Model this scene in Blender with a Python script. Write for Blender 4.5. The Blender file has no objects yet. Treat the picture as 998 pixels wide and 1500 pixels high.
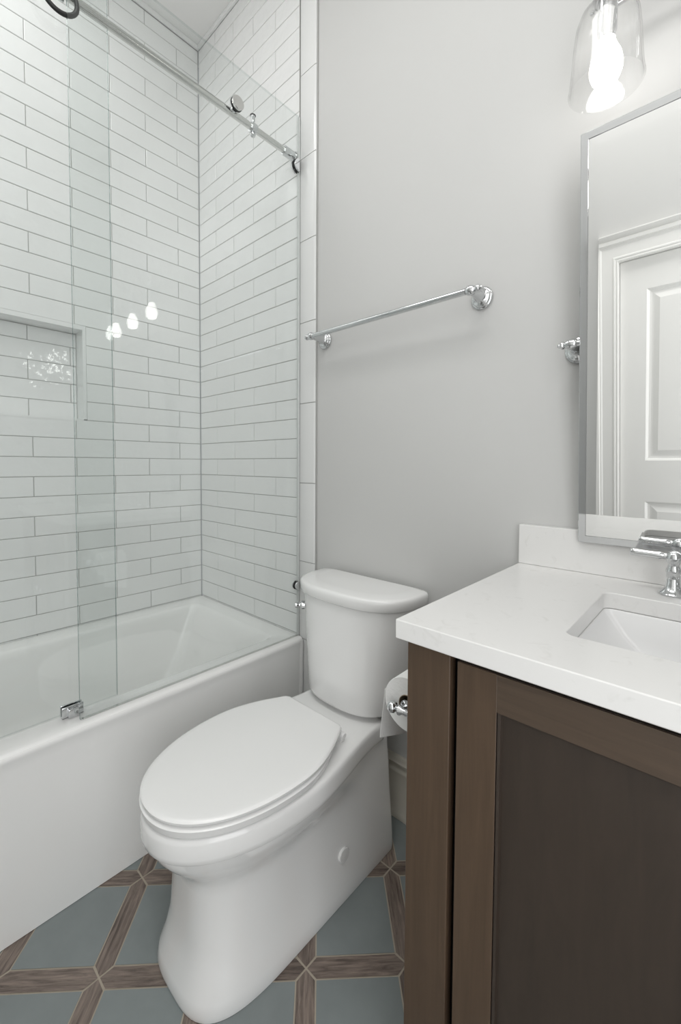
import bpy, bmesh, math, random
from mathutils import Vector, Matrix
random.seed(7)
SC = bpy.context.scene
COL = SC.collection

# ------------------------------------------------------------------ camera, world, lights, exposure
cd = bpy.data.cameras.new('camera')
cam = bpy.data.objects.new('camera', cd); COL.objects.link(cam)
cam.location = (2.04286, -1.15092, 1.17284)
fw = Vector((-0.67395241, 0.73775154, -0.03886917)).normalized()
rt = fw.cross(Vector((0, 0, 1))).normalized(); up = rt.cross(fw)
RO = math.radians(0.3227)
r2 = math.cos(RO)*rt + math.sin(RO)*up; u2 = -math.sin(RO)*rt + math.cos(RO)*up
cam.rotation_euler = Matrix((r2, u2, -fw)).transposed().to_euler()
cd.sensor_fit = 'VERTICAL'; cd.sensor_height = 36.0; cd.lens = 621.609*36/1500
cd.shift_y = -(750-704.9)/1500; cd.clip_start = 0.02
SC.camera = cam

w = bpy.data.worlds.new('world'); SC.world = w; w.use_nodes = True
w.node_tree.nodes['Background'].inputs[0].default_value = (0.9, 0.95, 1, 1)
w.node_tree.nodes['Background'].inputs[1].default_value = 0.3

BULB = 7.8
def area(name, loc, sx, sy, power, rot=(0, 0, 0), col=(1, 1, 1)):
    l = bpy.data.lights.new(name, 'AREA'); l.shape = 'RECTANGLE'; l.size = sx; l.size_y = sy
    l.energy = power; l.color = col
    o = bpy.data.objects.new(name, l); COL.objects.link(o); o.location = loc; o.rotation_euler = rot
    return o
area('ceiling_fill_light', (1.75, -1.15, 3.24), 1.3, 0.7, 14.4, col=(1.0, 0.99, 0.97))  # added overhead fill light, no known ceiling fixture
area('alcove_fill_light', (0.42, -1.10, 3.24), 0.45, 0.6, 4.8, col=(1.0, 0.99, 0.98))  # added fill to brighten the tub alcove tiles
area('side_fill_light', (2.560, -1.27, 1.35), 2.40, 0.86, 14.2, rot=(0, math.radians(90), 0), col=(0.98, 0.99, 1.0))  # added side fill from the right wall, not a known window
SC.view_settings.view_transform = 'Standard'; SC.view_settings.look = 'None'
SC.view_settings.gamma = 1.0; SC.view_settings.use_curve_mapping = False
SC.view_settings.exposure = 0.20
SC.cycles.use_denoising = True
SC.cycles.caustics_reflective = False; SC.cycles.caustics_refractive = False
SC.cycles.max_bounces = 14; SC.cycles.diffuse_bounces = 6; SC.cycles.glossy_bounces = 8
SC.cycles.transparent_max_bounces = 24; SC.cycles.sample_clamp_indirect = 6.0

# ------------------------------------------------------------------ materials
def newmat(name):
    m = bpy.data.materials.new(name); m.use_nodes = True
    return m, m.node_tree, m.node_tree.nodes['Principled BSDF']
def pmat(name, col, rough=0.5, metal=0.0, bump=None, coat=0.0, var=None, spec=None):
    """bump=(scale, strength, distance); var=(scale, amount) gives gentle colour mottling"""
    m, nt, b = newmat(name)
    b.inputs['Base Color'].default_value = (*col, 1); b.inputs['Roughness'].default_value = rough
    b.inputs['Metallic'].default_value = metal; b.inputs['Coat Weight'].default_value = coat
    b.inputs['Coat Roughness'].default_value = 0.04
    if spec is not None: b.inputs['Specular IOR Level'].default_value = spec
    tc = nt.nodes.new('ShaderNodeTexCoord')
    if bump:
        n = nt.nodes.new('ShaderNodeTexNoise'); n.inputs['Scale'].default_value = bump[0]; n.inputs['Detail'].default_value = 2
        bp = nt.nodes.new('ShaderNodeBump'); bp.inputs['Strength'].default_value = bump[1]; bp.inputs['Distance'].default_value = bump[2]
        nt.links.new(tc.outputs['Object'], n.inputs['Vector']); nt.links.new(n.outputs[0], bp.inputs['Height'])
        nt.links.new(bp.outputs[0], b.inputs['Normal'])
    if var:
        n = nt.nodes.new('ShaderNodeTexNoise'); n.inputs['Scale'].default_value = var[0]; n.inputs['Detail'].default_value = 5
        r = nt.nodes.new('ShaderNodeMapRange'); r.inputs[3].default_value = 1-var[1]; r.inputs[4].default_value = 1+var[1]
        mx = nt.nodes.new('ShaderNodeVectorMath'); mx.operation = 'SCALE'; mx.inputs[0].default_value = col
        nt.links.new(tc.outputs['Object'], n.inputs['Vector']); nt.links.new(n.outputs[0], r.inputs[0])
        nt.links.new(r.outputs[0], mx.inputs['Scale']); nt.links.new(mx.outputs[0], b.inputs['Base Color'])
    return m
M = {}
M['paint'] = pmat('wall_paint', (0.585, 0.585, 0.577), 0.6, bump=(220, 0.05, 0.001))
M['ceil'] = pmat('ceiling_paint', (0.80, 0.80, 0.79), 0.7, bump=(150, 0.05, 0.001))
M['trimpaint'] = pmat('trim_paint', (0.84, 0.835, 0.815), 0.35, bump=(60, 0.03, 0.001))
M['basepaint'] = pmat('baseboard_paint', (0.66, 0.63, 0.56), 0.35, bump=(60, 0.03, 0.001))
M['grout'] = pmat('grey_grout', (0.40, 0.40, 0.39), 0.9, var=(60, 0.06))
M['fgrout'] = pmat('beige_floor_grout', (0.42, 0.37, 0.30), 0.85, var=(60, 0.08))
M['tile'] = pmat('white_glazed_tile', (0.80, 0.805, 0.80), 0.015, bump=(22, 0.35, 0.006), var=(3, 0.02))
M['tile'].node_tree.nodes['Principled BSDF'].inputs['IOR'].default_value = 1.62
M['bull'] = pmat('white_trim_tile', (0.78, 0.785, 0.78), 0.12, bump=(12, 0.12, 0.004))
M['ceramic'] = pmat('white_vitreous_china', (0.86, 0.86, 0.855), 0.13, coat=0.5, bump=(5, 0.02, 0.002))
M['plastic'] = pmat('white_seat_plastic', (0.85, 0.85, 0.845), 0.22, bump=(8, 0.02, 0.001))
M['acrylic'] = pmat('white_tub_acrylic', (0.85, 0.85, 0.84), 0.2, bump=(4, 0.02, 0.002), coat=0.2)
M['sinkwhite'] = pmat('white_sink_china', (0.80, 0.80, 0.80), 0.15, bump=(5, 0.02, 0.001))
M['chrome'] = pmat('polished_chrome', (0.66, 0.67, 0.68), 0.05, 1.0, bump=(40, 0.01, 0.0005))
M['rail'] = pmat('brushed_steel', (0.68, 0.68, 0.665), 0.18, 1.0)
M['black'] = pmat('black_rubber', (0.012, 0.012, 0.012), 0.5, bump=(80, 0.05, 0.0005))
M['mirror'] = pmat('mirror_silver', (0.90, 0.905, 0.90), 0.0, 1.0)
M['seal'] = pmat('clear_vinyl_seal', (0.66, 0.68, 0.67), 0.35)
M['darkgap'] = pmat('cabinet_gap_shade', (0.01, 0.008, 0.007), 0.8)  # near-black colour stands in for the shade inside the cabinet gaps
M['paper'] = pmat('tissue_paper', (0.84, 0.84, 0.83), 0.95, bump=(160, 0.35, 0.002))
M['card'] = pmat('cardboard_core', (0.35, 0.28, 0.2), 0.9)

def glassmat(name, tint, refl=0.85, haze=0.0):
    m = bpy.data.materials.new(name); m.use_nodes = True; nt = m.node_tree; nt.nodes.clear()
    out = nt.nodes.new('ShaderNodeOutputMaterial'); mix = nt.nodes.new('ShaderNodeMixShader')
    tr = nt.nodes.new('ShaderNodeBsdfTransparent'); tr.inputs[0].default_value = (*tint, 1)
    gl = nt.nodes.new('ShaderNodeBsdfGlossy'); gl.inputs['Roughness'].default_value = 0.0
    gl.inputs[0].default_value = (refl, refl, refl, 1)
    geo = nt.nodes.new('ShaderNodeNewGeometry'); mr = nt.nodes.new('ShaderNodeMapRange')
    mr.inputs[3].default_value = 1.5; mr.inputs[4].default_value = 1/1.5
    fr = nt.nodes.new('ShaderNodeFresnel')
    nt.links.new(geo.outputs['Backfacing'], mr.inputs[0]); nt.links.new(mr.outputs[0], fr.inputs['IOR'])
    nt.links.new(fr.outputs[0], mix.inputs[0]); nt.links.new(tr.outputs[0], mix.inputs[1]); nt.links.new(gl.outputs[0], mix.inputs[2])
    if haze:
        tl = nt.nodes.new('ShaderNodeBsdfTranslucent'); tl.inputs[0].default_value = (0.95, 0.95, 0.94, 1)
        m2 = nt.nodes.new('ShaderNodeMixShader'); m2.inputs[0].default_value = haze
        nt.links.new(mix.outputs[0], m2.inputs[1]); nt.links.new(tl.outputs[0], m2.inputs[2]); nt.links.new(m2.outputs[0], out.inputs[0])
    else: nt.links.new(mix.outputs[0], out.inputs[0])
    return m
M['glass'] = glassmat('clear_shower_glass', (0.972, 0.983, 0.980))
M['glassedge'] = glassmat('green_glass_edge', (0.42, 0.50, 0.49))
M['glasstop'] = glassmat('polished_glass_top_edge', (0.86, 0.89, 0.885))
M['shade'] = glassmat('clear_lamp_glass', (0.99, 0.99, 0.99), 0.7, 0.035)
m, nt, b = newmat('lit_bulb'); M['bulb'] = m
b.inputs['Base Color'].default_value = (0.9, 0.9, 0.9, 1)
b.inputs['Emission Color'].default_value = (1.0, 0.975, 0.94, 1); b.inputs['Emission Strength'].default_value = BULB

def woodmat(name, base, dark, axis_scale, rough=0.38, uv=False, amt=1.0, nsc=1.0):
    m, nt, b = newmat(name)
    tc = nt.nodes.new('ShaderNodeTexCoord'); mp = nt.nodes.new('ShaderNodeMapping')
    mp.inputs['Scale'].default_value = axis_scale
    n1 = nt.nodes.new('ShaderNodeTexNoise'); n1.inputs['Scale'].default_value = 9*nsc; n1.inputs['Detail'].default_value = 6; n1.inputs['Roughness'].default_value = 0.65
    n1.inputs['Distortion'].default_value = 0.6
    n2 = nt.nodes.new('ShaderNodeTexNoise'); n2.inputs['Scale'].default_value = 2.2; n2.inputs['Detail'].default_value = 2
    add = nt.nodes.new('ShaderNodeMath'); add.operation = 'MULTIPLY_ADD'; add.inputs[1].default_value = 0.35
    ramp = nt.nodes.new('ShaderNodeValToRGB')
    ramp.color_ramp.elements[0].position = 0.5-0.18/amt; ramp.color_ramp.elements[0].color = (*dark, 1)
    ramp.color_ramp.elements[1].position = 0.62+0.18/amt; ramp.color_ramp.elements[1].color = (*base, 1)
    src = tc.outputs['UV' if uv else 'Object']
    nt.links.new(src, mp.inputs[0]); nt.links.new(mp.outputs[0], n1.inputs['Vector']); nt.links.new(src, n2.inputs['Vector'])
    nt.links.new(n2.outputs[0], add.inputs[0]); nt.links.new(n1.outputs[0], add.inputs[2])
    sub = nt.nodes.new('ShaderNodeMath'); sub.operation = 'SUBTRACT'; sub.inputs[1].default_value = 0.12
    nt.links.new(add.outputs[0], sub.inputs[0]); nt.links.new(sub.outputs[0], ramp.inputs[0])
    nt.links.new(ramp.outputs[0], b.inputs['Base Color']); b.inputs['Roughness'].default_value = rough
    bp = nt.nodes.new('ShaderNodeBump'); bp.inputs['Strength'].default_value = 0.08; bp.inputs['Distance'].default_value = 0.001
    nt.links.new(n1.outputs[0], bp.inputs['Height']); nt.links.new(bp.outputs[0], b.inputs['Normal'])
    return m
M['woodv'] = woodmat('stained_maple_vertical', (0.102, 0.066, 0.042), (0.068, 0.044, 0.028), (9, 9, 0.5))
M['woodh'] = woodmat('stained_maple_horizontal', (0.092, 0.064, 0.044), (0.064, 0.044, 0.031), (0.5, 9, 9))
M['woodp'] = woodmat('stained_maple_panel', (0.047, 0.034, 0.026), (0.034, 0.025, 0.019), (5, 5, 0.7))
M['plank'] = woodmat('wood_look_floor_tile', (0.27, 0.215, 0.182), (0.075, 0.056, 0.047), (1.3, 15, 1), 0.40, uv=True, amt=1.5, nsc=1.0)
M['bluetile'] = pmat('blue_grey_floor_tile', (0.205, 0.230, 0.231), 0.28, bump=(30, 0.05, 0.001), var=(16, 0.12))

# white quartz with faint mottling
m, nt, b = newmat('white_quartz'); M['quartz'] = m
tc = nt.nodes.new('ShaderNodeTexCoord'); n = nt.nodes.new('ShaderNodeTexNoise'); n.inputs['Scale'].default_value = 26; n.inputs['Detail'].default_value = 8; n.inputs['Distortion'].default_value = 1.4
rp = nt.nodes.new('ShaderNodeValToRGB'); rp.color_ramp.elements[0].position = 0.26; rp.color_ramp.elements[0].color = (0.72, 0.715, 0.70, 1)
rp.color_ramp.elements[1].position = 0.40; rp.color_ramp.elements[1].color = (0.78, 0.775, 0.765, 1)
nt.links.new(tc.outputs['Object'], n.inputs['Vector']); nt.links.new(n.outputs[0], rp.inputs[0]); nt.links.new(rp.outputs[0], b.inputs['Base Color'])
b.inputs['Roughness'].default_value = 0.24

# ------------------------------------------------------------------ helpers
def obj(name, bm, mats, parent=None, smooth=None, bevel=None, kind=None, label=None, recalc=True):
    if recalc: bmesh.ops.recalc_face_normals(bm, faces=bm.faces)
    me = bpy.data.meshes.new(name); bm.to_mesh(me); bm.free()
    if not isinstance(mats, (list, tuple)): mats = [mats]
    for mm in mats: me.materials.append(M[mm])
    if smooth is not None:
        for p in me.polygons: p.use_smooth = True
        me.set_sharp_from_angle(angle=math.radians(smooth))
    o = bpy.data.objects.new(name, me); COL.objects.link(o)
    if bevel:
        md = o.modifiers.new('bevel', 'BEVEL'); md.width = bevel; md.segments = 3; md.limit_method = 'ANGLE'; md.angle_limit = math.radians(40)
        md.harden_normals = False
        for p in me.polygons: p.use_smooth = True
        me.set_sharp_from_angle(angle=math.radians(35))
    if parent:
        o.parent = parent; o.matrix_parent_inverse = Matrix.Translation(-Vector(parent.location))
    if kind: o['kind'] = kind
    if label: o['label'] = label
    return o
def thing(name, label, cat, loc=(0, 0, 0), group=None):
    o = bpy.data.objects.new(name, None); COL.objects.link(o); o.location = loc; o.empty_display_size = 0.05
    o['label'] = label; o['category'] = cat
    if group: o['group'] = group
    return o
def tag(o, label, cat, group=None):
    o['label'] = label; o['category'] = cat
    if group: o['group'] = group
    return o
def box(bm, x0, x1, y0, y1, z0, z1, mi=0):
    v = [bm.verts.new(p) for p in [(x0, y0, z0), (x1, y0, z0), (x1, y1, z0), (x0, y1, z0), (x0, y0, z1), (x1, y0, z1), (x1, y1, z1), (x0, y1, z1)]]
    for f in [(3, 2, 1, 0), (4, 5, 6, 7), (0, 1, 5, 4), (1, 2, 6, 5), (2, 3, 7, 6), (3, 0, 4, 7)]:
        bm.faces.new([v[i] for i in f]).material_index = mi
def loft(bm, rings, cap0=True, cap1=True, mi=0, closed=True):
    vs = [[bm.verts.new(p) for p in r] for r in rings]; n = len(vs[0])
    for a, b_ in zip(vs, vs[1:]):
        for i in range(n if closed else n-1):
            j = (i+1) % n
            bm.faces.new((a[i], a[j], b_[j], b_[i])).material_index = mi
    if cap0: bm.faces.new(list(reversed(vs[0]))).material_index = mi
    if cap1: bm.faces.new(vs[-1]).material_index = mi
    return vs
def basis(ax):
    ax = Vector(ax).normalized(); t = Vector((0, 0, 1)) if abs(ax.z) < 0.9 else Vector((1, 0, 0))
    u = ax.cross(t).normalized(); return ax, u, ax.cross(u)
def lathe(bm, prof, org, axis=(0, 0, 1), seg=40, cap=True, mi=0):
    a, u, v = basis(axis); org = Vector(org); rings = []
    for r, h in prof:
        rings.append([org + a*h + (u*math.cos(2*math.pi*k/seg) + v*math.sin(2*math.pi*k/seg))*max(r, 1e-4) for k in range(seg)])
    loft(bm, rings, cap, cap, mi)
def tube(bm, pts, r, seg=16, cap=True):
    pts = [Vector(p) for p in pts]; rings = []; prev = None
    for i, p in enumerate(pts):
        d = (pts[min(i+1, len(pts)-1)] - pts[max(i-1, 0)]).normalized()
        if prev is None: _, u, v = basis(d)
        else:
            u = (prev - d*prev.dot(d)).normalized(); v = d.cross(u)
        prev = u
        rr = r[i] if isinstance(r, (list, tuple)) else r
        rings.append([p + (u*math.cos(2*math.pi*k/seg) + v*math.sin(2*math.pi*k/seg))*rr for k in range(seg)])
    loft(bm, rings, cap, cap)
def arc(c, a0, a1, r, n, f):
    return [f(c[0]+r*math.cos(a0+(a1-a0)*k/n), c[1]+r*math.sin(a0+(a1-a0)*k/n)) for k in range(n+1)]
def rrect(x0, x1, y0, y1, r, z, k=8):
    pts = []
    for cx, cy, a in ((x1-r, y1-r, 0), (x0+r, y1-r, 90), (x0+r, y0+r, 180), (x1-r, y0+r, 270)):
        for i in range(k+1):
            t = math.radians(a + 90*i/k); pts.append(Vector((cx+r*math.cos(t), cy+r*math.sin(t), z)))
    return pts
def sstep(t): t = max(0, min(1, t)); return t*t*(3-2*t)

# ------------------------------------------------------------------ room shell
P = 0.0797; Q = 0.1532; Z0 = 0.48; ZC = 3.275; XR = 2.575; YF = -1.75; XE = 0.7685; YT = -1.53
bm = bmesh.new(); box(bm, XE+0.09, XR, 0.006, 0.10, 0, ZC); obj('wall_back', bm, 'paint', kind='structure')
bm = bmesh.new(); box(bm, XR, XR+0.1, YF, 0.10, 0, ZC); obj('wall_right', bm, 'paint', kind='structure')
bm = bmesh.new(); box(bm, -0.1, XR+0.1, YF-0.1, 0.12, ZC, ZC+0.1); obj('ceiling', bm, 'ceil', kind='structure')
DX0, DX1, DZ = 1.585, 2.395, 1.985
bm = bmesh.new()
box(bm, 0.80, DX0, YF-0.1, YF, 0, ZC); box(bm, DX1, XR+0.1, YF-0.1, YF, 0, ZC); box(bm, DX0, DX1, YF-0.1, YF, DZ, ZC)
obj('wall_front', bm, 'paint', kind='structure')

# tiled walls: every tile a slightly pillowed, slightly tilted piece over a grout bed
def tile_piece(bm, mp, u0, u1, v0, v1, g=0.0014, mi=0, jit=0.0004):
    if u1-u0 < 0.006 or v1-v0 < 0.006: return
    u0 += g; u1 -= g; v0 += g; v1 -= g; c = 0.0014
    j = [random.uniform(-jit, jit) for _ in range(4)]
    o = [bm.verts.new(mp(u, v, -0.0025)) for u, v in ((u0, v0), (u1, v0), (u1, v1), (u0, v1))]
    m_ = [bm.verts.new(mp(u, v, 0.0-0.0008)) for u, v in ((u0, v0), (u1, v0), (u1, v1), (u0, v1))]
    t = [bm.verts.new(mp(u, v, 0.0004+q)) for (u, v), q in zip(((u0+c, v0+c), (u1-c, v0+c), (u1-c, v1-c), (u0+c, v1-c)), j)]
    for i in range(4):
        k = (i+1) % 4
        bm.faces.new((o[i], o[k], m_[k], m_[i])).material_index = mi
        bm.faces.new((m_[i], m_[k], t[k], t[i])).material_index = mi
    bm.faces.new(t).material_index = mi
def tile_area(bm, mp, u0, u1, v0, v1, off, par=0):
    L0 = math.floor((v0-Z0)/P + 1e-4); L1 = math.ceil((v1-Z0)/P - 1e-4)
    for L in range(L0, L1):
        a = max(v0, Z0+L*P); b_ = min(v1, Z0+(L+1)*P)
        s = off + (Q if (L+par) % 2 else 0) - 40*Q
        while s < u1:
            tile_piece(bm, mp, max(u0, s), min(u1, s+2*Q), a, b_)
            s += 2*Q
ZT = ZC-0.022
# long wall x=0 ; u = -y
NU0, NU1, NZ0, NZ1, ND = 0.534, 1.158, Z0+11*P, Z0+16*P, 0.085
LW = lambda u, v, h: Vector((h, -u, v))
bm = bmesh.new(); off = 0.1154
U1 = -YT
for (a, b_, c, d) in ((0.002, U1, Z0-0.02, NZ0), (0.002, U1, NZ1, ZT), (0.002, NU0, NZ0, NZ1), (NU1, U1, NZ0, NZ1)):
    tile_area(bm, LW, a, b_, c, d, off, 1)
# niche back
tile_area(bm, lambda u, v, h: Vector((h-ND, -u, v)), NU0+0.012, NU1-0.012, NZ0+0.002, NZ1-0.02, off-0.006, 1)
# grout bed (with the niche cut out) and niche sides
gi = 1
for (a, b_, c, d) in ((0, U1, 0, NZ0), (0, U1, NZ1, ZC), (0, NU0, NZ0, NZ1), (NU1, U1, NZ0, NZ1)):
    box(bm, -0.12, -0.002, -b_, -a, c, d, 1)
box(bm, -0.13, -ND-0.002, -NU1, -NU0, NZ0, NZ1, 1)
for (x0, x1, u0, u1, z0, z1) in ((-ND-0.002, 0.0015, NU0, NU0+0.012, NZ0, NZ1), (-ND-0.002, 0.0015, NU1-0.012, NU1, NZ0, NZ1),
                                 (-ND-0.002, 0.002, NU0, NU1, NZ1-0.018, NZ1), (-ND-0.002, 0.0015, NU0, NU1, NZ0-0.004, NZ0+0.004)):
    box(bm, x0, x1, -u1, -u0, z0, z1, 0)
obj('wall_left', bm, ['tile', 'grout'], kind='structure')
# alcove end wall y=0 ; u = x
EW = lambda u, v, h: Vector((u, -h, v))
bm = bmesh.new()
tile_area(bm, EW, 0.002, XE-0.004, Z0-0.02, ZT, 0.1559, 0)
box(bm, 0, XE+0.095, 0.002, 0.10, 0, ZC, 1)
box(bm, XE-0.0045, XE-0.001, -0.0012, 0.004, Z0, ZC, 2)
obj('wall_alcove', bm, ['tile', 'grout', 'rail'], kind='structure')
bm = bmesh.new()
tile_area(bm, lambda u, v, h: Vector((u, YT+h, v)), 0.002, 0.80, Z0-0.02, ZT, 0.1559, 1)
box(bm, -0.1, 0.80, YF-0.1, YT-0.002, 0, ZC, 1)
obj('wall_alcove_front', bm, ['tile', 'grout'], kind='structure')
# thin finishing strip along the alcove ceiling
bm = bmesh.new()
box(bm, 0, 0.012, YT, 0, ZT+0.001, ZC); box(bm, 0.012, XE+0.09, -0.012, 0.002, ZT+0.001, ZC)
obj('trim_2', bm, 'bull', kind='structure', bevel=0.003)
# bullnose column of long trim tiles
bm = bmesh.new(); H3 = 0.3155; zz = 0.468-H3*2
while zz < ZC:
    a = max(zz+0.0015, 0.0); b_ = min(zz+H3-0.0015, ZC)
    if b_ > a+0.01:
        prof = [(XE+0.0005, 0.006), (XE+0.0005, 0.0005), (XE+0.003, -0.0008), (XE+0.078, -0.001), (XE+0.083, -0.0005), (XE+0.087, 0.0010), (XE+0.0895, 0.0035), (XE+0.0905, 0.007)]
        loft(bm, [[Vector((x, y, a)) for x, y in prof], [Vector((x, y, b_)) for x, y in prof]])
    zz += H3
obj('trim_1', bm, 'bull', kind='structure', smooth=30)
# baseboard on the back wall and elsewhere
def base_prof(t=0.0):
    return [(0, 0), (0.020, 0), (0.020, 0.008), (0.017, 0.019), (0.0115, 0.026), (0.0115, 0.148), (0.014, 0.150), (0.014, 0.157), (0.0105, 0.160), (0.0105, 0.170),
            (0.0155, 0.178), (0.017, 0.186), (0.013, 0.190), (0.013, 0.196), (0.009, 0.2045), (0, 0.2045)]
bm = bmesh.new(); pr = base_prof()
loft(bm, [[Vector((x, 0.006-d, z)) for d, z in pr] for x in (XE+0.092, 1.70)])
obj('baseboard_back', bm, 'basepaint', kind='structure', smooth=50)
bm = bmesh.new()
loft(bm, [[Vector((XR-d, y, z)) for d, z in pr] for y in (-0.79, -0.60)])
obj('baseboard_right', bm, 'basepaint', kind='structure', smooth=50)

bm = bmesh.new()
for (ya, yb_, za, zb) in ((-1.745, -1.70, 0.10, 2.60), (-0.84, -0.795, 0.10, 2.60), (-1.70, -0.84, 2.55, 2.60), (-1.70, -0.84, 0.10, 0.15)):
    box(bm, 2.552, XR-0.0005, ya, yb_, za, zb)
obj('fill_light_frame_1', bm, 'trimpaint', kind='structure', bevel=0.002)  # made-up frame dressing the added side fill light as a window
# door, casing in the opposite wall (seen in the mirror)
bm = bmesh.new()
yf = YF-0.02  # door face slightly behind the wall face
def panel(bm, x0, x1, z0, z1, y):
    rings = []
    for ins, dy in ((0, 0), (0.006, -0.004), (0.012, -0.011), (0.022, -0.013), (0.030, -0.012), (0.055, -0.003), (0.060, -0.003)):
        rings.append([Vector((a, y+dy, b_)) for a, b_ in ((x0+ins, z0+ins), (x1-ins, z0+ins), (x1-ins, z1-ins), (x0+ins, z1-ins))])
    loft(bm, rings, cap0=False)
panels = [(DX0+0.12, DX1-0.12, 0.20, 0.70), (DX0+0.12, DX1-0.12, 0.93, 1.825)]
xs = [DX0+0.003, DX0+0.12, DX1-0.12, DX1-0.003]; zs = [0.005, 0.20, 0.70, 0.93, 1.825, DZ-0.003]
for i in range(3):
    for k in range(5):
        if i == 1 and k in (1, 3): continue
        v = [bm.verts.new(p) for p in ((xs[i], yf, zs[k]), (xs[i+1], yf, zs[k]), (xs[i+1], yf, zs[k+1]), (xs[i], yf, zs[k+1]))]
        bm.faces.new(v)
for pnl in panels: panel(bm, *pnl, yf)
bmesh.ops.remove_doubles(bm, verts=bm.verts, dist=1e-5)
box(bm, DX0+0.003, DX1-0.003, yf-0.04, yf-0.016, 0.005, DZ-0.003)
obj('door_1', bm, 'trimpaint', kind='structure')
def casing_ring(ins):
    x0, x1, z1 = DX0-ins, DX1+ins, DZ+ins
    return x0, x1, z1
bm = bmesh.new()
cp = [(0.0, 0.0), (0.0, 0.012), (0.006, 0.014), (0.012, 0.012), (0.016, 0.015), (0.022, 0.015), (0.026, 0.012), (0.075, 0.012), (0.082, 0.016), (0.088, 0.016), (0.092, 0.024), (0.108, 0.026), (0.114, 0.018), (0.114, 0.0)]
rings = []
for (sx, path) in ((0, 0), (1, 0), (2, 0), (3, 0)):
    ring = []
    for ins, dy in cp:
        x0, x1, z1 = casing_ring(ins)
        ring.append(Vector(((x0, YF+dy, 0), (x0, YF+dy, z1), (x1, YF+dy, z1), (x1, YF+dy, 0))[sx]))
    rings.append(ring)
loft(bm, rings)
# cornice on the head casing
hz = DZ+0.114
loft(bm, [[Vector((x, YF+d, z)) for d, z in ((0, hz-0.004), (0.020, hz-0.004), (0.026, hz+0.008), (0.036, hz+0.016), (0.040, hz+0.018), (0.040, hz+0.024), (0, hz+0.024))] for x in (DX0-0.134, DX1+0.134)])
obj('trim_3', bm, 'trimpaint', kind='structure', smooth=25)
bm = bmesh.new()
box(bm, DX0-0.001, DX0+0.001, YF-0.06, YF, 0, DZ); box(bm, DX1-0.001, DX1+0.001, YF-0.06, YF, 0, DZ); box(bm, DX0, DX1, YF-0.06, YF, DZ-0.001, DZ+0.001)
obj('trim_4', bm, 'trimpaint', kind='structure')

# ------------------------------------------------------------------ floor: blue-grey squares framed by mitred wood-look strips, laid on the diagonal
bm = bmesh.new(); uvl = bm.loops.layers.uv.new('UVMap')
n3 = Vector((1.3520, -0.5040, 0)); e1 = Vector((0.1670, 0.1665, 0)); e2 = Vector((-0.1670, 0.1665, 0)); pit = e1.length
hw = 0.0225; g = 0.0016; zt = 0.0
def poly(pts, mi, o=None, e=None):
    vs = [bm.verts.new((p.x, p.y, zt)) for p in pts]; f = bm.faces.new(vs); f.material_index = mi
    ru, rv = random.uniform(0, 50), random.uniform(0, 50)
    if e is not None:
        eu = e.normalized(); ev = Vector((-eu.y, eu.x, 0))
    else: o = pts[0]; eu = Vector((1, 0, 0)); ev = Vector((0, 1, 0))
    for l, p in zip(f.loops, pts):
        d = p-o; l[uvl].uv = (d.dot(eu)*1.0+ru, d.dot(ev)*1.0+rv)
for i in range(-14, 15):
    for j in range(-14, 15):
        N = n3 + e1*i + e2*j
        if not (-0.5 < N.x < 3.1 and -2.3 < N.y < 0.5): continue
        for e, f in ((e1, e2), (e2, -e1)):
            u = e.normalized(); v = f.normalized(); B = N+e
            s = g*1.2
            poly([N+u*s*1.4, N+u*(hw+s)-v*(hw-g), B-u*(hw+s)-v*(hw-g), B-u*s*1.4, B-u*(hw+s)+v*(hw-g), N+u*(hw+s)+v*(hw-g)], 1, N, e)
        a = hw+g; uu = e1.normalized(); vv = e2.normalized()
        poly([N+uu*a+vv*a, N+uu*(pit-a)+vv*a, N+uu*(pit-a)+vv*(pit-a), N+uu*a+vv*(pit-a)], 0)
for co, no in (((0, 0, 0), (-1, 0, 0)), ((XR, 0, 0), (1, 0, 0)), ((0, 0.005, 0), (0, 1, 0)), ((0, YF, 0), (0, -1, 0))):
    bmesh.ops.bisect_plane(bm, geom=bm.verts[:]+bm.edges[:]+bm.faces[:], plane_co=co, plane_no=no, clear_outer=True)
for f in bm.faces:
    if f.normal.z < 0: f.normal_flip()
box(bm, -0.05, XR+0.05, YF-0.05, 0.06, -0.06, -0.0012, 2)
obj('floor', bm, ['bluetile', 'plank', 'fgrout'], kind='structure', recalc=False)

# ------------------------------------------------------------------ bathtub
tub = thing('bathtub', 'white alcove bathtub with plain apron behind the glass panels', 'bathtub', (0.40, -0.765, 0))
XA = 0.797; e0 = 0.0035
bm = bmesh.new()
R = lambda x0, x1, y0, y1, r, z: rrect(x0, x1, y0, y1, r, z, 8)
yb, yk = YT+0.004, -0.004
rings = [R(0.004, XA-0.012, yb, yk, 0.004, 0.30), R(0.004, XA-0.003, yb, yk, 0.004, 0.462), R(0.004, XA-0.003, yb, yk, 0.005, 0.468),
         R(0.005, XA-0.006, yb, yk, 0.005, 0.4735), R(0.006, XA-0.012, yb, yk, 0.006, 0.4765), R(0.02, XA-0.03, yb+.015, -0.02, 0.01, 0.477),
         R(0.083, 0.712, -1.445, -0.076, 0.035, 0.477), R(0.092, 0.703, -1.436, -0.086, 0.035, 0.4735), R(0.098, 0.697, -1.43, -0.094, 0.035, 0.465),
         R(0.103, 0.690, -1.42, -0.108, 0.035, 0.440), R(0.118, 0.672, -1.39, -0.170, 0.045, 0.300), R(0.132, 0.655, -1.36, -0.240, 0.06, 0.150),
         R(0.150, 0.636, -1.33, -0.285, 0.08, 0.100), R(0.19, 0.60, -1.29, -0.34, 0.09, 0.080), R(0.26, 0.53, -1.2, -0.42, 0.08, 0.076)]
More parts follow.
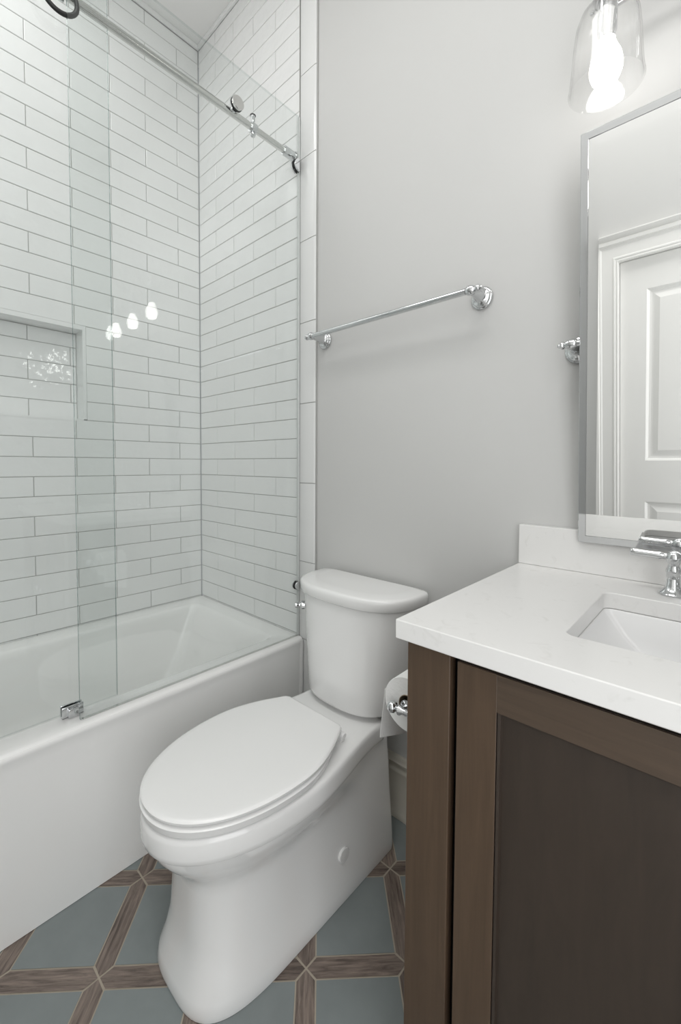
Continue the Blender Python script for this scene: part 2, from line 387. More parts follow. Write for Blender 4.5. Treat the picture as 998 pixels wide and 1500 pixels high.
loft(bm, rings, cap0=False)
obj('basin', bm, 'acrylic', tub, smooth=50)
bm = bmesh.new()
pr = [(0.76, 0.46), (0.7945, 0.4700), (0.7962, 0.4670), (0.7968, 0.462), (0.7962, 0.456), (0.7945, 0.450), (0.7932, 0.430), (0.7918, 0.38), (0.790, 0.20), (0.789, 0.0015), (0.76, 0.0015)]
loft(bm, [[Vector((x, y, z)) for x, z in pr] for y in (YT+0.004, -0.8, -0.4, -0.02)])
pr2 = [(0.76, -0.024), (0.7895, -0.022), (0.792, -0.019), (0.795, -0.014), (0.796, -0.009), (0.795, -0.004), (0.76, -0.004)]
loft(bm, [[Vector((x, y, z)) for x, y in pr2] for z in (0.0015, 0.2, 0.466)])
obj('apron', bm, 'acrylic', tub, smooth=60)
bm = bmesh.new(); lathe(bm, [(0.03, 0), (0.03, 0.003), (0.026, 0.005), (0.0, 0.005)], (0.395, -1.15, 0.0765)); obj('drain', bm, 'chrome', tub, smooth=40)

# ------------------------------------------------------------------ shower glass
def glass_slab(name, parent, x0, x1, y0, y1, z0, z1):
    bm = bmesh.new(); box(bm, x0, x1, y0, y1, z0, z1)
    bm.normal_update()
    for f in bm.faces:
        if abs(f.normal.y) > 0.5: f.material_index = 1
        if abs(f.normal.z) > 0.5: f.material_index = 2
    o = obj(name, bm, ['glass', 'glassedge', 'glasstop'], parent); return o
fix = thing('fixed_glass_panel', 'clear fixed shower glass panel clamped to the tiled end wall', 'shower glass', (0.765, -0.40, 0.477))
AX0, AX1 = 0.761, 0.769; GT = 2.525
glass_slab('glass_pane', fix, AX0, AX1, -0.795, -0.010, 0.4785, GT)
bm = bmesh.new(); box(bm, AX0-0.001, AX1+0.001, -0.790, -0.006, 0.4768, 0.4787); obj('bottom_seal', bm, 'rail', fix)
bm = bmesh.new(); box(bm, AX0+0.001, AX1-0.001, -0.0105, -0.0005, 0.4768, GT); obj('wall_seal', bm, 'seal', fix)
def clamp(zc, r):
    a = [(-0.010 + 0.0, zc-r)] + [(-0.010-r*math.sin(t), zc-r*math.cos(t)) for t in [math.pi*k/20 for k in range(1, 20)]] + [(-0.010, zc+r)]
    bm = bmesh.new()
    for (xa, xb) in ((AX1+0.0015, AX1+0.009), (AX0-0.009, AX0-0.0015)):
        loft(bm, [[Vector((x, y, z)) for y, z in a] for x in (xa, xb)])
    c = obj('wall_clamp', bm, 'chrome', fix, bevel=0.001)
    bm = bmesh.new()
    for (xa, xb) in ((AX1, AX1+0.002), (AX0-0.002, AX0)):
        loft(bm, [[Vector((x, -0.010+(y+0.010)*1.06, zc+(z-zc)*1.06)) for y, z in a] for x in (xa, xb)])
    k = obj('gasket', bm, 'black', None); k.parent = c; k.matrix_parent_inverse = c.matrix_world.inverted() @ Matrix.Translation(-Vector(fix.location)) if False else Matrix.Identity(4)
    k.matrix_parent_inverse = (Matrix.Translation(fix.location) @ c.matrix_parent_inverse).inverted()
clamp(2.335, 0.024); clamp(0.684, 0.017)

def sub(o, parent_part):
    """re-parent a mesh to a part without moving it"""
    bpy.context.view_layer.update()
    o.parent = parent_part; o.matrix_parent_inverse = parent_part.matrix_world.inverted()
    return o

rail = thing('shower_rail', 'horizontal brushed steel rail for the sliding shower door', 'shower rail', (0.742, -0.76, 2.38))
RX, RZ, RR = 0.742, 2.382, 0.0115
bm = bmesh.new(); lathe(bm, [(RR, 0), (RR, 1.50)], (RX, -1.515, RZ), (0, 1, 0), 24); obj('bar', bm, 'rail', rail, smooth=40)
def fitting(y, s):
    bm = bmesh.new(); lathe(bm, [(0.0115, 0), (0.0165, 0.0), (0.0172, 0.002), (0.0172, 0.050), (0.019, 0.052), (0.019, 0.0605), (0.012, 0.062)], (RX, y, RZ), (0, s, 0), 28)
    obj('end_fitting', bm, 'chrome', rail, smooth=40)
fitting(-0.064, 1); fitting(YT+0.066, -1)
def standoff(y):
    bm = bmesh.new(); lathe(bm, [(0.008, -0.012), (0.010, 0.012), (0.010, 0.0185)], (RX, y, RZ+0.004), (1, 0, 0), 20); lathe(bm, [(0.004, 0.0185), (0.004, 0.028)], (RX, y, RZ+0.004), (1, 0, 0), 12)
    c = obj('standoff', bm, 'chrome', rail, smooth=40)
    bm = bmesh.new(); lathe(bm, [(0.0185, 0.0), (0.0215, 0.001), (0.022, 0.003), (0.022, 0.009), (0.021, 0.0105), (0.0, 0.0105)], (AX1+0.0055, y, RZ+0.012), (1, 0, 0), 32); sub(obj('cap', bm, 'rail', rail, smooth=30), c)
    bm = bmesh.new(); lathe(bm, [(0.0225, 0.0), (0.0225, 0.0060)], (AX1, y, RZ+0.012), (1, 0, 0), 32); sub(obj('gasket', bm, 'black', rail, smooth=30), c)
standoff(-0.294)
bm = bmesh.new()
lathe(bm, [(0.0115, -0.011), (0.0165, -0.011), (0.0175, -0.008), (0.0175, 0.008), (0.0165, 0.011), (0.0115, 0.011)], (RX, -0.205, RZ), (0, 1, 0), 28)
lathe(bm, [(0.008, 0.012), (0.008, 0.034), (0.009, 0.036), (0.009, 0.040)], (RX, -0.205, RZ), (0, 0, 1), 20)
lathe(bm, [(0.004, 0.012), (0.0085, 0.017), (0.010, 0.023), (0.0085, 0.029), (0.003, 0.032)], (RX, -0.205, RZ), (0, 0, -1), 20)
st = obj('door_stop', bm, 'chrome', rail, smooth=40)
bm = bmesh.new(); lathe(bm, [(0.0095, 0.0395), (0.0105, 0.041), (0.0105, 0.044), (0.007, 0.0455)], (RX, -0.205, RZ), (0, 0, 1), 20); sub(obj('bumper', bm, 'black', rail, smooth=40), st)

sl = thing('sliding_glass_door', 'clear sliding shower glass door hung behind the fixed panel', 'shower glass', (0.722, -1.1, 0.49))
BX0, BX1 = 0.718, 0.726
glass_slab('glass_pane', sl, BX0, BX1, -1.50, -0.684, 0.487, 2.525)
def roller(y):
    bm = bmesh.new()
    lathe(bm, [(0.012, -0.004), (0.024, -0.004), (0.024, 0.006), (0.012, 0.008)], (RX-0.006, y, 2.42), (1, 0, 0), 32)
    box(bm, BX1+0.0003, BX1+0.0045, y-0.009, y+0.009, 2.372, 2.43)
    h = obj('hanger', bm, 'chrome', sl, smooth=40)
    bm = bmesh.new(); tube(bm, [Vector((RX+0.001, y+0.0245*math.cos(t), 2.42+0.0245*math.sin(t))) for t in [2*math.pi*k/48 for k in range(49)]], 0.0042, 10, cap=False)
    sub(obj('tyre', bm, 'black', sl, smooth=60), h)
    bm = bmesh.new(); tube(bm, [Vector((RX+0.012, y-0.008+0.040*math.cos(t), 2.358+0.040*math.sin(t))) for t in [2*math.pi*k/64 for k in range(65)]], 0.0058, 12, cap=False)
    sub(obj('gasket', bm, 'black', sl, smooth=60), h)
roller(-0.80); roller(-1.42)
guide = thing('door_guide', 'small chrome floor guide on the tub rim', 'door guide', (0.735, -0.80, 0.477))
bm = bmesh.new()
box(bm, 0.7275, 0.7325, -0.828, -0.776, 0.4772, 0.508); box(bm, 0.7110, 0.7165, -0.828, -0.776, 0.4772, 0.508); box(bm, 0.7110, 0.7325, -0.828, -0.776, 0.4768, 0.4815)
obj('bracket', bm, 'chrome', guide, bevel=0.0015)
bm = bmesh.new(); box(bm, 0.7325, 0.7415, -0.815, -0.790, 0.4772, 0.502); obj('clip', bm, 'chrome', guide, bevel=0.0015)

# ------------------------------------------------------------------ toilet
TX = 1.155
toi = thing('toilet', 'white skirted two-piece toilet with closed elongated seat lid', 'toilet', (TX, -0.42, 0))
NS = 28; NF = 40
def bodyring(z, Wr, Wf, d0, dc, d1, n=2.3, rb=0.03, dm=0.28):
    """closed outline: back edge, right side, round nose, left side"""
    half = []
    for k in range(7):
        t = math.radians(90*k/6); half.append((Wr-rb+rb*math.sin(t), d0+rb-rb*math.cos(t)))
    for k in range(1, NS):
        d = d0+rb+(dc-d0-rb)*k/NS; half.append((Wr+(Wf-Wr)*sstep((d-dm*0.6)/(dc-dm*0.6)), d))
    for k in range(NF//2+1):
        t = math.pi/2*k/(NF//2); c, s = math.cos(t), math.sin(t)
        half.append((Wf*max(c, 0)**(2/n), dc+(d1-dc)*s**(2/n)))
    pts = half + [(-x, d) for x, d in reversed(half[:-1])]
    return [Vector((TX+0.009*(1-sstep(z/0.25))+x, -d, z)) for x, d in pts]
rings = [bodyring(0.001, .154, .153, .10, .48, .739, 3.4, .02), bodyring(0.012, .155, .154, .10, .48, .741, 3.4, .02),
         bodyring(0.035, .155, .151, .10, .48, .736, 3.4, .02), bodyring(0.07, .154, .143, .10, .48, .722, 3.3, .02),
         bodyring(0.12, .152, .137, .10, .47, .711, 3.2, .02), bodyring(0.18, .150, .135, .10, .47, .708, 3.0, .02),
         bodyring(0.23, .148, .134, .10, .46, .706, 2.9, .02), bodyring(0.250, .147, .136, .10, .46, .708, 2.8, .02),
         bodyring(0.268, .146, .142, .10, .45, .716, 2.7, .02), bodyring(0.285, .144, .153, .10, .45, .732, 2.5, .02),
         bodyring(0.305, .142, .167, .10, .45, .753, 2.3, .02), bodyring(0.325, .141, .176, .10, .455, .767, 2.2, .02), bodyring(0.349, .139, .182, .10, .46, .775, 2.15, .02),
         bodyring(0.3505, .139, .1822, .11, .46, .7752, 2.1, .02), bodyring(0.3508, .148, .1895, .135, .46, .7825, 2.1, .02),
         bodyring(0.354, .152, .1915, .135, .46, .785, 2.1, .02), bodyring(0.364, .153, .192, .135, .46, .786, 2.1, .02),
         bodyring(0.392, .152, .190, .135, .46, .785, 2.1, .02), bodyring(0.401, .150, .188, .137, .46, .783, 2.1, .02),
         bodyring(0.4045, .146, .184, .141, .46, .779, 2.1, .02), bodyring(0.4055, .138, .172, .145, .46, .767, 2.1, .02)]
bm = bmesh.new(); loft(bm, rings)
obj('pedestal', bm, 'ceramic', toi, smooth=50)
def seatring(z, W, d1, d0=0.285, ins=0.0):
    pts = []
    half = []
    wb = 0.118
    # hinge edge straight, then widening side, then nose
    dc = 0.50
    half.append((wb*0.5, d0)); half.append((wb-0.012, d0)); half.append((wb, d0+0.006))
    for k in range(1, 20):
        t = k/20; d = d0+0.006+(dc-d0-0.006)*t
        half.append((wb+(W-wb)*math.sin(t*math.pi/2)**0.95, d))
    for k in range(25):
        t = math.pi/2*k/24; c, s = math.cos(t), math.sin(t)
        half.append((W*max(c, 0)**(2/2.12), dc+(d1-dc)*s**(2/2.12)))
    pts = half + [(-x, d) for x, d in reversed(half[:-1])]
    cx, cy = 0, 0.53
    return [Vector((TX+cx+(x-cx)*(1-ins/W), -(cy+(d-cy)*(1-ins/0.25)), z)) for x, d in pts]
bm = bmesh.new()
loft(bm, [seatring(0.4110, .183, .780, .315, .022), seatring(0.4112, .184, .782, .315, .003), seatring(0.4125, .186, .784, .315, .001), seatring(0.4275, .188, .786, .315), seatring(0.4300, .187, .785, .315, .002), seatring(0.4308, .184, .782, .315, .022)])
obj('seat', bm, 'plastic', toi, smooth=40)
bm = bmesh.new()
loft(bm, [seatring(0.4362, .184, .781, .292, .022), seatring(0.4364, .185, .782, .292, .003), seatring(0.4375, .186, .783, .292, .001), seatring(0.4435, .187, .784, .292), seatring(0.4465, .186, .783, .292, .002),
          seatring(0.4478, .184, .780, .292, .006), seatring(0.4480, .178, .772, .292, .010), seatring(0.4484, .12, .70, .32, .010)])
obj('seat_lid', bm, 'plastic', toi, smooth=40)
for s in (-1, 1):
    bm = bmesh.new(); lathe(bm, [(0.006, 0.098), (0.0085, 0.100), (0.0085, 0.126), (0.007, 0.128)], (TX, -0.2965, 0.4235), (s, 0, 0), 20)
    box(bm, TX+s*0.112-0.009, TX+s*0.112+0.009, -0.304, -0.289, 0.4048, 0.420)
    obj('hinge', bm, 'plastic', toi, smooth=40)
def tankring(z, W, b, n=2.7, d0=0.018, rb=0.012):
    half = [(W*0.5, d0), (W-rb, d0), (W-rb*0.3, d0+rb*0.3), (W, d0+rb)]
    dc = d0+rb+0.02
    for k in range(41):
        t = math.pi/2*k/40; c, s = math.cos(t), math.sin(t)
        half.append((W*max(c, 0)**(2/n), dc+(b-dc)*s**(2/n)))
    pts = half + [(-x, d) for x, d in reversed(half[:-1])]
    return [Vector((TX+x, -d, z)) for x, d in pts]
bm = bmesh.new()
loft(bm, [tankring(0.4045, .125, .185, 2.7, .03), tankring(0.421, .135, .195, 2.7, .03), tankring(0.4225, .166, .211), tankring(0.427, .174, .217), tankring(0.437, .178, .220), tankring(0.50, .184, .219),
          tankring(0.60, .196, .217), tankring(0.70, .208, .215), tankring(0.7465, .214, .214)])
obj('tank', bm, 'ceramic', toi, smooth=45)
bm = bmesh.new()
loft(bm, [tankring(0.7475, .212, .212), tankring(0.7485, .222, .222), tankring(0.752, .226, .225), tankring(0.772, .227, .226), tankring(0.780, .226, .225), tankring(0.7845, .222, .221), tankring(0.7865, .214, .213), tankring(0.7875, .17, .17)])
obj('tank_lid', bm, 'ceramic', toi, smooth=50)
bm = bmesh.new()
fx, fd, fz = TX-0.1750, 0.1740, 0.692
nrm = Vector((-0.72, -0.69, 0)).normalized(); org = Vector((fx, -fd, fz))
lathe(bm, [(0.014, -0.006), (0.0145, 0.004), (0.012, 0.007), (0.008, 0.009), (0.008, 0.016), (0.0095, 0.018), (0.0095, 0.026), (0.007, 0.028)], org, nrm, 24)
obj('flush_lever', bm, 'chrome', toi, smooth=40)
bm = bmesh.new()
lathe(bm, [(0.0185, -0.006), (0.0190, 0.0025), (0.0175, 0.004), (0.0, 0.0048)], (TX+0.1505, -0.322, 0.117), (1, 0, 0.04), 32)
obj('bolt_cap', bm, 'ceramic', toi, smooth=40)

# ------------------------------------------------------------------ towel bar
def rosette_prof():
    return [(0.0, 0.0), (0.031, 0.0), (0.0315, 0.003), (0.030, 0.006), (0.026, 0.0075), (0.0255, 0.010), (0.023, 0.012), (0.017, 0.014), (0.0135, 0.019), (0.0125, 0.026), (0.0105, 0.034), (0.0095, 0.046)]
def post(parent, x, z, yw, ybar, out, nm='post'):
    """wall rosette, neck and finial knob; out=+1/-1 side the finial faces"""
    L = yw-ybar
    bm = bmesh.new(); pr = rosette_prof(); k = L/0.068
    lathe(bm, [(r, h if h < 0.02 else 0.019+(h-0.019)*((L-0.019)/0.027)*0.86) for r, h in pr], (x, yw, z), (0, -1, 0), 36)
    lathe(bm, [(0.0005, -0.0135), (0.009, -0.012), (0.0125, -0.007), (0.0135, 0), (0.0125, 0.007), (0.009, 0.012), (0.0005, 0.0135)], (x, ybar, z), (1, 0, 0), 24)
    p = obj(nm, bm, 'chrome', parent, smooth=45)
    bm = bmesh.new(); lathe(bm, [(0.0075, 0.010), (0.0065, 0.014), (0.0095, 0.018), (0.0105, 0.022), (0.009, 0.026), (0.005, 0.028), (0.0055, 0.030), (0.004, 0.0335), (0.0005, 0.0345)], (x, ybar, z), (out, 0, 0), 20)
    sub(obj('finial', bm, 'chrome', parent, smooth=45), p)
tb = thing('towel_bar', 'chrome towel bar with round rosettes on the grey wall above the toilet', 'towel bar', (1.207, 0, 1.645))
post(tb, 0.905, 1.640, 0.0055, -0.068, -1); post(tb, 1.520, 1.640, 0.0055, -0.068, 1)
bm = bmesh.new(); lathe(bm, [(0.0088, 0), (0.0088, 0.59)], (0.917, -0.068, 1.640), (1, 0, 0), 20); obj('bar', bm, 'chrome', tb, smooth=40)

# ------------------------------------------------------------------ vanity cabinet, countertop, sink, faucet
CX = 2.098
van = thing('vanity_cabinet', 'dark brown stained vanity cabinet with recessed panel doors', 'cabinet', (CX, -0.28, 0))
VX0, VX1, VY = 1.656, 2.540, -0.558
bm = bmesh.new()
box(bm, VX0, VX0+0.018, VY+0.020, -0.001, 0.0, 0.885); box(bm, VX1-0.018, VX1, VY+0.020, -0.001, 0.0, 0.885)
box(bm, VX0+0.018, VX1-0.018, VY+0.06, -0.001, 0.10, 0.118)
obj('side_panel', bm, 'woodv', van)
bm = bmesh.new()
box(bm, VX0, VX0+0.0775, VY, VY+0.0195, 0.0, 0.8855)
obj('stile', bm, 'woodv', van, bevel=0.0012)
bm = bmesh.new()
box(bm, VX1-0.0790, VX1, VY, VY+0.0195, 0.0, 0.8855)
obj('stile', bm, 'woodv', van, bevel=0.0012)
bm = bmesh.new(); box(bm, VX0+0.0185, VX1-0.0185, VY+0.030, VY+0.050, 0.10, 0.885); obj('carcass', bm, 'darkgap', van)  # carcass face with painted-in shade behind the door gaps
bm = bmesh.new(); box(bm, VX0+0.080, VX1-0.080, VY+0.045, VY+0.06, 0.0, 0.10); obj('toe_kick', bm, 'woodv', van)
def cab_door(x0, x1, z0, z1, kn):
    y0, y1 = VY-0.0005, VY+0.0205; sw = 0.062; rw = 0.055
    bm = bmesh.new()
    for a, b_ in ((x0, x0+sw), (x1-sw, x1)): box(bm, a, b_, y0, y1, z0, z1)
    d = obj('door', bm, 'woodv', van, bevel=0.0012)
    bm = bmesh.new()
    bm.free()
    for a, b_ in ((z0, z0+rw), (z1-rw, z1)):
        bm = bmesh.new(); box(bm, x0+sw, x1-sw, y0, y1, a, b_)
        sub(obj('door_rail', bm, 'woodh', van), d)
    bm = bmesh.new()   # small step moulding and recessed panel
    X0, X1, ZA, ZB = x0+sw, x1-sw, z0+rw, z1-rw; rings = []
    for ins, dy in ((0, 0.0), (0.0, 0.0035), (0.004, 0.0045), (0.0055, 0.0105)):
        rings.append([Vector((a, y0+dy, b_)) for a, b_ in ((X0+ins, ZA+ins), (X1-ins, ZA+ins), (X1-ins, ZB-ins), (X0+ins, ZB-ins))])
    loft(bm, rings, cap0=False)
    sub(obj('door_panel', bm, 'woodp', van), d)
    bm = bmesh.new(); box(bm, x0-0.0003, x1+0.0003, y0+0.004, y0+0.0055, z1-0.0006, z1+0.0006); sub(obj('top_bead', bm, 'darkgap', van), d)
    if kn:
        bm = bmesh.new(); lathe(bm, [(0.006, 0), (0.005, 0.010), (0.009, 0.014), (0.014, 0.018), (0.014, 0.022), (0.009, 0.026), (0.0005, 0.027)], (kn, y0, 0.50), (0, -1, 0), 24)
        sub(obj('knob', bm, 'chrome', van, smooth=40), d)
cab_door(VX0+0.090, CX-0.002, 0.125, 0.8735, CX-0.035)
cab_door(CX+0.002, VX1-0.090, 0.125, 0.8735, CX+0.035)

CT = 0.9185; CB = 0.8865; KX0, KX1, KY = 1.6435, 2.5715, -0.577
SX0, SX1, SY0, SY1 = 1.866, 2.330, -0.452, -0.158
def edge_loop(bm, pts):
    vs = [bm.verts.new(p) for p in pts]; return [bm.edges.new((vs[i], vs[(i+1) % len(vs)])) for i in range(len(vs))]
bm = bmesh.new()
ed = edge_loop(bm, [Vector(p) for p in ((KX0, KY, CT), (KX1, KY, CT), (KX1, 0.003, CT), (KX0, 0.003, CT))]) + edge_loop(bm, rrect(SX0, SX1, SY0, SY1, 0.018, CT, 6))
bmesh.ops.triangle_fill(bm, use_beauty=True, edges=ed)
res = bmesh.ops.extrude_face_region(bm, geom=bm.faces[:])
for v in res['geom']:
    if isinstance(v, bmesh.types.BMVert): v.co.z = CB
tag(obj('countertop', bm, 'quartz', bevel=0.002), 'white speckled quartz countertop on the dark brown vanity', 'countertop')
bm = bmesh.new(); box(bm, KX0, KX1, -0.020, 0.005, CT+0.0003, CT+0.101)
tag(obj('backsplash', bm, 'quartz', bevel=0.0015), 'low white quartz backsplash standing along the wall behind the sink', 'backsplash')
sk = thing('sink', 'white rectangular undermount sink set into the quartz countertop', 'sink', (CX, -0.305, 0.75))
bm = bmesh.new()
RS = lambda i, j, k_, z, r: rrect(SX0+i, SX1-i, SY0+j, SY1-k_, r, z, 6)
loft(bm, [RS(-0.030, -0.025, -0.025, 0.872, 0.02), RS(-0.030, -0.025, -0.025, 0.8855, 0.02), RS(0.0005, 0.0005, 0.0005, 0.8858, 0.016), RS(0.0015, 0.0015, 0.0015, 0.8845, 0.015), RS(0.003, 0.003, 0.003, 0.880, 0.012),
          RS(0.034, 0.012, 0.010, 0.840, 0.010), RS(0.095, 0.030, 0.022, 0.785, 0.012), RS(0.115, 0.045, 0.035, 0.773, 0.02), RS(0.16, 0.09, 0.09, 0.766, 0.02)], cap0=False)
obj('bowl', bm, 'sinkwhite', sk, smooth=45)
bm = bmesh.new(); lathe(bm, [(0.022, 0), (0.022, 0.002), (0.018, 0.004), (0.0, 0.004)], (CX, -0.305, 0.7662)); obj('drain', bm, 'chrome', sk, smooth=40)

fau = thing('faucet', 'polished chrome widespread faucet with lever handles behind the sink', 'faucet', (CX, -0.09, CT))
FY = -0.088
def handle(x, s):
    bm = bmesh.new()
    lathe(bm, [(0.024, 0.0005), (0.0245, 0.003), (0.023, 0.005), (0.019, 0.008), (0.0145, 0.014), (0.0125, 0.020), (0.0125, 0.024), (0.0118, 0.025), (0.0118, 0.042), (0.0130, 0.044),
               (0.0125, 0.050), (0.0105, 0.055), (0.0095, 0.060), (0.0125, 0.066), (0.0135, 0.073), (0.012, 0.081), (0.007, 0.086), (0.0005, 0.088)], (x, FY, CT), (0, 0, 1), 32)
    h = obj('handle', bm, 'chrome', fau, smooth=40)
    bm = bmesh.new(); lathe(bm, [(0.0062, 0.008), (0.006, 0.018), (0.0080, 0.022), (0.0070, 0.030), (0.0072, 0.060), (0.0078, 0.070), (0.0070, 0.0715), (0.0005, 0.0715)], (x, FY, CT+0.0745), (s, 0.0, 0.03), 24)
    sub(obj('lever', bm, 'chrome', fau, smooth=40), h)
handle(CX-0.129, -1); handle(CX+0.129, 1)
bm = bmesh.new()
lathe(bm, [(0.026, 0.0005), (0.0265, 0.003), (0.024, 0.006), (0.019, 0.010), (0.015, 0.020), (0.0145, 0.05), (0.017, 0.055), (0.015, 0.070), (0.006, 0.085), (0.0005, 0.088)], (CX, FY, CT), (0, 0, 1), 32)
tube(bm, [(CX, FY, CT+0.045), (CX, FY-0.03, CT+0.058), (CX, FY-0.07, CT+0.062), (CX, FY-0.11, CT+0.055), (CX, FY-0.125, CT+0.040)], [0.011, 0.0105, 0.010, 0.010, 0.011], 20)
obj('spout', bm, 'chrome', fau, smooth=40)

# ------------------------------------------------------------------ tilting mirror
mir = thing('mirror', 'rectangular tilting wall mirror with slim chrome frame above the sink', 'mirror', (CX, -0.06, 1.45))
T = Vector((1.785, -0.1040, 1.8890)); Bm = Vector((1.785, -0.0330, 0.9945))
W2 = 2*CX-1.785
uu = Vector((1, 0, 0)); vv = (T-Bm).normalized(); nn = uu.cross(vv)   # nn points into the room (-y)
if nn.y > 0: nn = -nn
Hh = (T-Bm).length; Ww = W2-1.785
def mpt(a, b_, h): return Bm + uu*a + vv*b_ + nn*h
def rr_(i, h): return [mpt(i, i, h), mpt(Ww-i, i, h), mpt(Ww-i, Hh-i, h), mpt(i, Hh-i, h)]
bm = bmesh.new(); loft(bm, [rr_(0.002, -0.010), rr_(0.0, -0.009), rr_(0.0, -0.001), rr_(0.001, 0.0), rr_(0.0150, 0.0), rr_(0.0155, -0.0006), rr_(0.0155, -0.006)], cap0=True, cap1=True)
obj('frame', bm, 'chrome', mir)
bm = bmesh.new(); loft(bm, [rr_(0.0157, -0.0055), rr_(0.0157, -0.0018), rr_(0.0360, -0.0015)], cap0=True, cap1=True)
obj('mirror_glass', bm, 'mirror', mir)
pz = 1.452; py_ = -0.067
for s, x in ((-1, 1.768), (1, 2*CX-1.768)):
    bm = bmesh.new()
    lathe(bm, [(0.0, 0), (0.031, 0.0), (0.0315, 0.003), (0.030, 0.006), (0.026, 0.0075), (0.0255, 0.010), (0.023, 0.012), (0.017, 0.014), (0.013, 0.020), (0.011, 0.040), (0.0095, 0.058)], (x, 0.0055, pz), (0, -1, 0), 36)
    lathe(bm, [(0.0005, -0.012), (0.009, -0.0115), (0.011, -0.006), (0.0115, 0), (0.011, 0.006), (0.009, 0.0115), (0.007, 0.013), (0.007, 0.0185)], (x, py_, pz), (-s, 0, 0), 24)
    b_ = obj('pivot_bracket', bm, 'chrome', mir, smooth=40)
    bm = bmesh.new(); lathe(bm, [(0.006, 0.010), (0.0055, 0.013), (0.0085, 0.016), (0.009, 0.019), (0.007, 0.022), (0.0045, 0.0235), (0.005, 0.026), (0.003, 0.029), (0.0005, 0.0295)], (x, py_, pz), (s, 0, 0), 20)
    sub(obj('finial', bm, 'chrome', mir, smooth=40), b_)

# ------------------------------------------------------------------ vanity light: bar, three arms, bell shades, bulbs
lt = thing('vanity_light', 'chrome three-lamp wall light with clear glass bell shades above mirror', 'wall light', (CX, -0.05, 2.15))
LY = -0.118; LXS = [1.832, 1.832+0.2525, 1.832+0.505]; LCX = LXS[1]; LZ = 2.145
bm = bmesh.new(); lathe(bm, [(0.06, 0.0), (0.06, 0.008), (0.054, 0.014), (0.03, 0.018), (0.013, 0.022), (0.012, 0.050)], (LCX, 0.0055, LZ+0.03), (0, -1, 0), 40); obj('backplate', bm, 'chrome', lt, smooth=40)
bm = bmesh.new(); lathe(bm, [(0.002, -0.015), (0.010, -0.010), (0.010, 0.0), (0.008, 0.001), (0.008, 0.505), (0.010, 0.506), (0.010, 0.515), (0.002, 0.520)], (LXS[0], -0.045, LZ+0.03), (1, 0, 0), 20); obj('crossbar', bm, 'chrome', lt, smooth=40)
for i, x in enumerate(LXS):
    bm = bmesh.new()
    tube(bm, [(x, -0.045, LZ+0.03), (x, -0.055, LZ+0.055), (x, -0.072, LZ+0.072), (x, -0.092, LZ+0.076), (x, -0.110, LZ+0.066), (x, LY, LZ+0.045), (x, LY, LZ)], 0.006, 14)
    lathe(bm, [(0.007, 0.02), (0.012, 0.014), (0.013, 0.006), (0.022, 0.0), (0.026, -0.006), (0.0265, -0.012), (0.024, -0.014), (0.0245, -0.019), (0.022, -0.022)], (x, LY, LZ), (0, 0, 1), 32)
    for k in range(3):
        a = 2*math.pi*k/3+0.5
        lathe(bm, [(0.0025, 0.0), (0.0025, 0.010), (0.0045, 0.011), (0.0045, 0.016), (0.001, 0.018)], (x+0.024*math.cos(a), LY+0.024*math.sin(a), LZ-0.010), (math.cos(a), math.sin(a), 0), 10)
    obj('arm', bm, 'chrome', lt, smooth=45)
    bm = bmesh.new()
    prof = [(0.0225, 2.134), (0.0240, 2.122), (0.037, 2.113), (0.049, 2.099), (0.0565, 2.078), (0.060, 2.048), (0.0625, 2.010), (0.065, 1.979), (0.0672, 1.959), (0.0685, 1.954)]
    prof = [(r_, z+dz_) for (r_, z), dz_ in zip(prof, [0]*10)]
    inn = [(r_-0.0028, z) for r_, z in reversed(prof)]
    inn[0] = (prof[-1][0]-0.0030, prof[-1][1]); 
    ring = [(r_, z) for r_, z in prof] + inn
    rings = []
    for k in range(48):
        a = 2*math.pi*k/48; rings.append([Vector((x+r_*math.cos(a), LY+r_*math.sin(a), z)) for r_, z in ring])
    rings.append([v.copy() for v in rings[0]]); loft(bm, rings, False, False); bmesh.ops.remove_doubles(bm, verts=bm.verts, dist=1e-5)
    sh = obj('shade', bm, 'shade', lt, smooth=60)
    bm = bmesh.new(); lathe(bm, [(0.018, 2.13), (0.018, 2.060), (0.0155, 2.056), (0.0155, 2.045)], (x, LY, 0), (0, 0, 1), 28); obj('socket', bm, 'chrome', lt, smooth=40)
    bm = bmesh.new(); lathe(bm, [(0.0135, 2.052), (0.0145, 2.044), (0.019, 2.030), (0.0265, 2.013), (0.030, 1.996), (0.0295, 1.983), (0.025, 1.970), (0.016, 1.962), (0.0005, 1.959)], (x, LY, 0), (0, 0, 1), 32)
    obj('bulb', bm, 'bulb', lt, smooth=60)

# ------------------------------------------------------------------ toilet paper and holder on the cabinet side
RC = Vector((1.6010, -0.474, 0.712)); PR = 0.0525
tp = thing('toilet_paper_holder', 'chrome toilet paper holder fixed to the side of the vanity', 'toilet paper holder', (1.65, -0.49, 0.71))
bm = bmesh.new()
hy = RC.y-0.018; hz_ = RC.z-0.0036
lathe(bm, [(0.0, 0), (0.021, 0), (0.0215, 0.002), (0.018, 0.005), (0.010, 0.008), (0.0075, 0.013), (0.0085, 0.020), (0.0065, 0.026), (0.006, 0.052), (0.0085, 0.056), (0.0095, 0.060), (0.006, 0.064), (0.0055, 0.067), (0.0095, 0.070), (0.0115, 0.076), (0.0095, 0.082), (0.004, 0.086), (0.0005, 0.0865)], (VX0-0.0003, hy, hz_), (-1, 0, 0), 28)
obj('post', bm, 'chrome', tp, smooth=45)
bm = bmesh.new(); lathe(bm, [(0.0055, 0.0), (0.0055, 0.012), (0.0135, 0.015), (0.0140, 0.018), (0.0140, 0.120), (0.0125, 0.124), (0.0005, 0.125)], (RC.x, hy+0.001, hz_), (0, 1, 0), 20); obj('spindle', bm, 'chrome', tp, smooth=45)
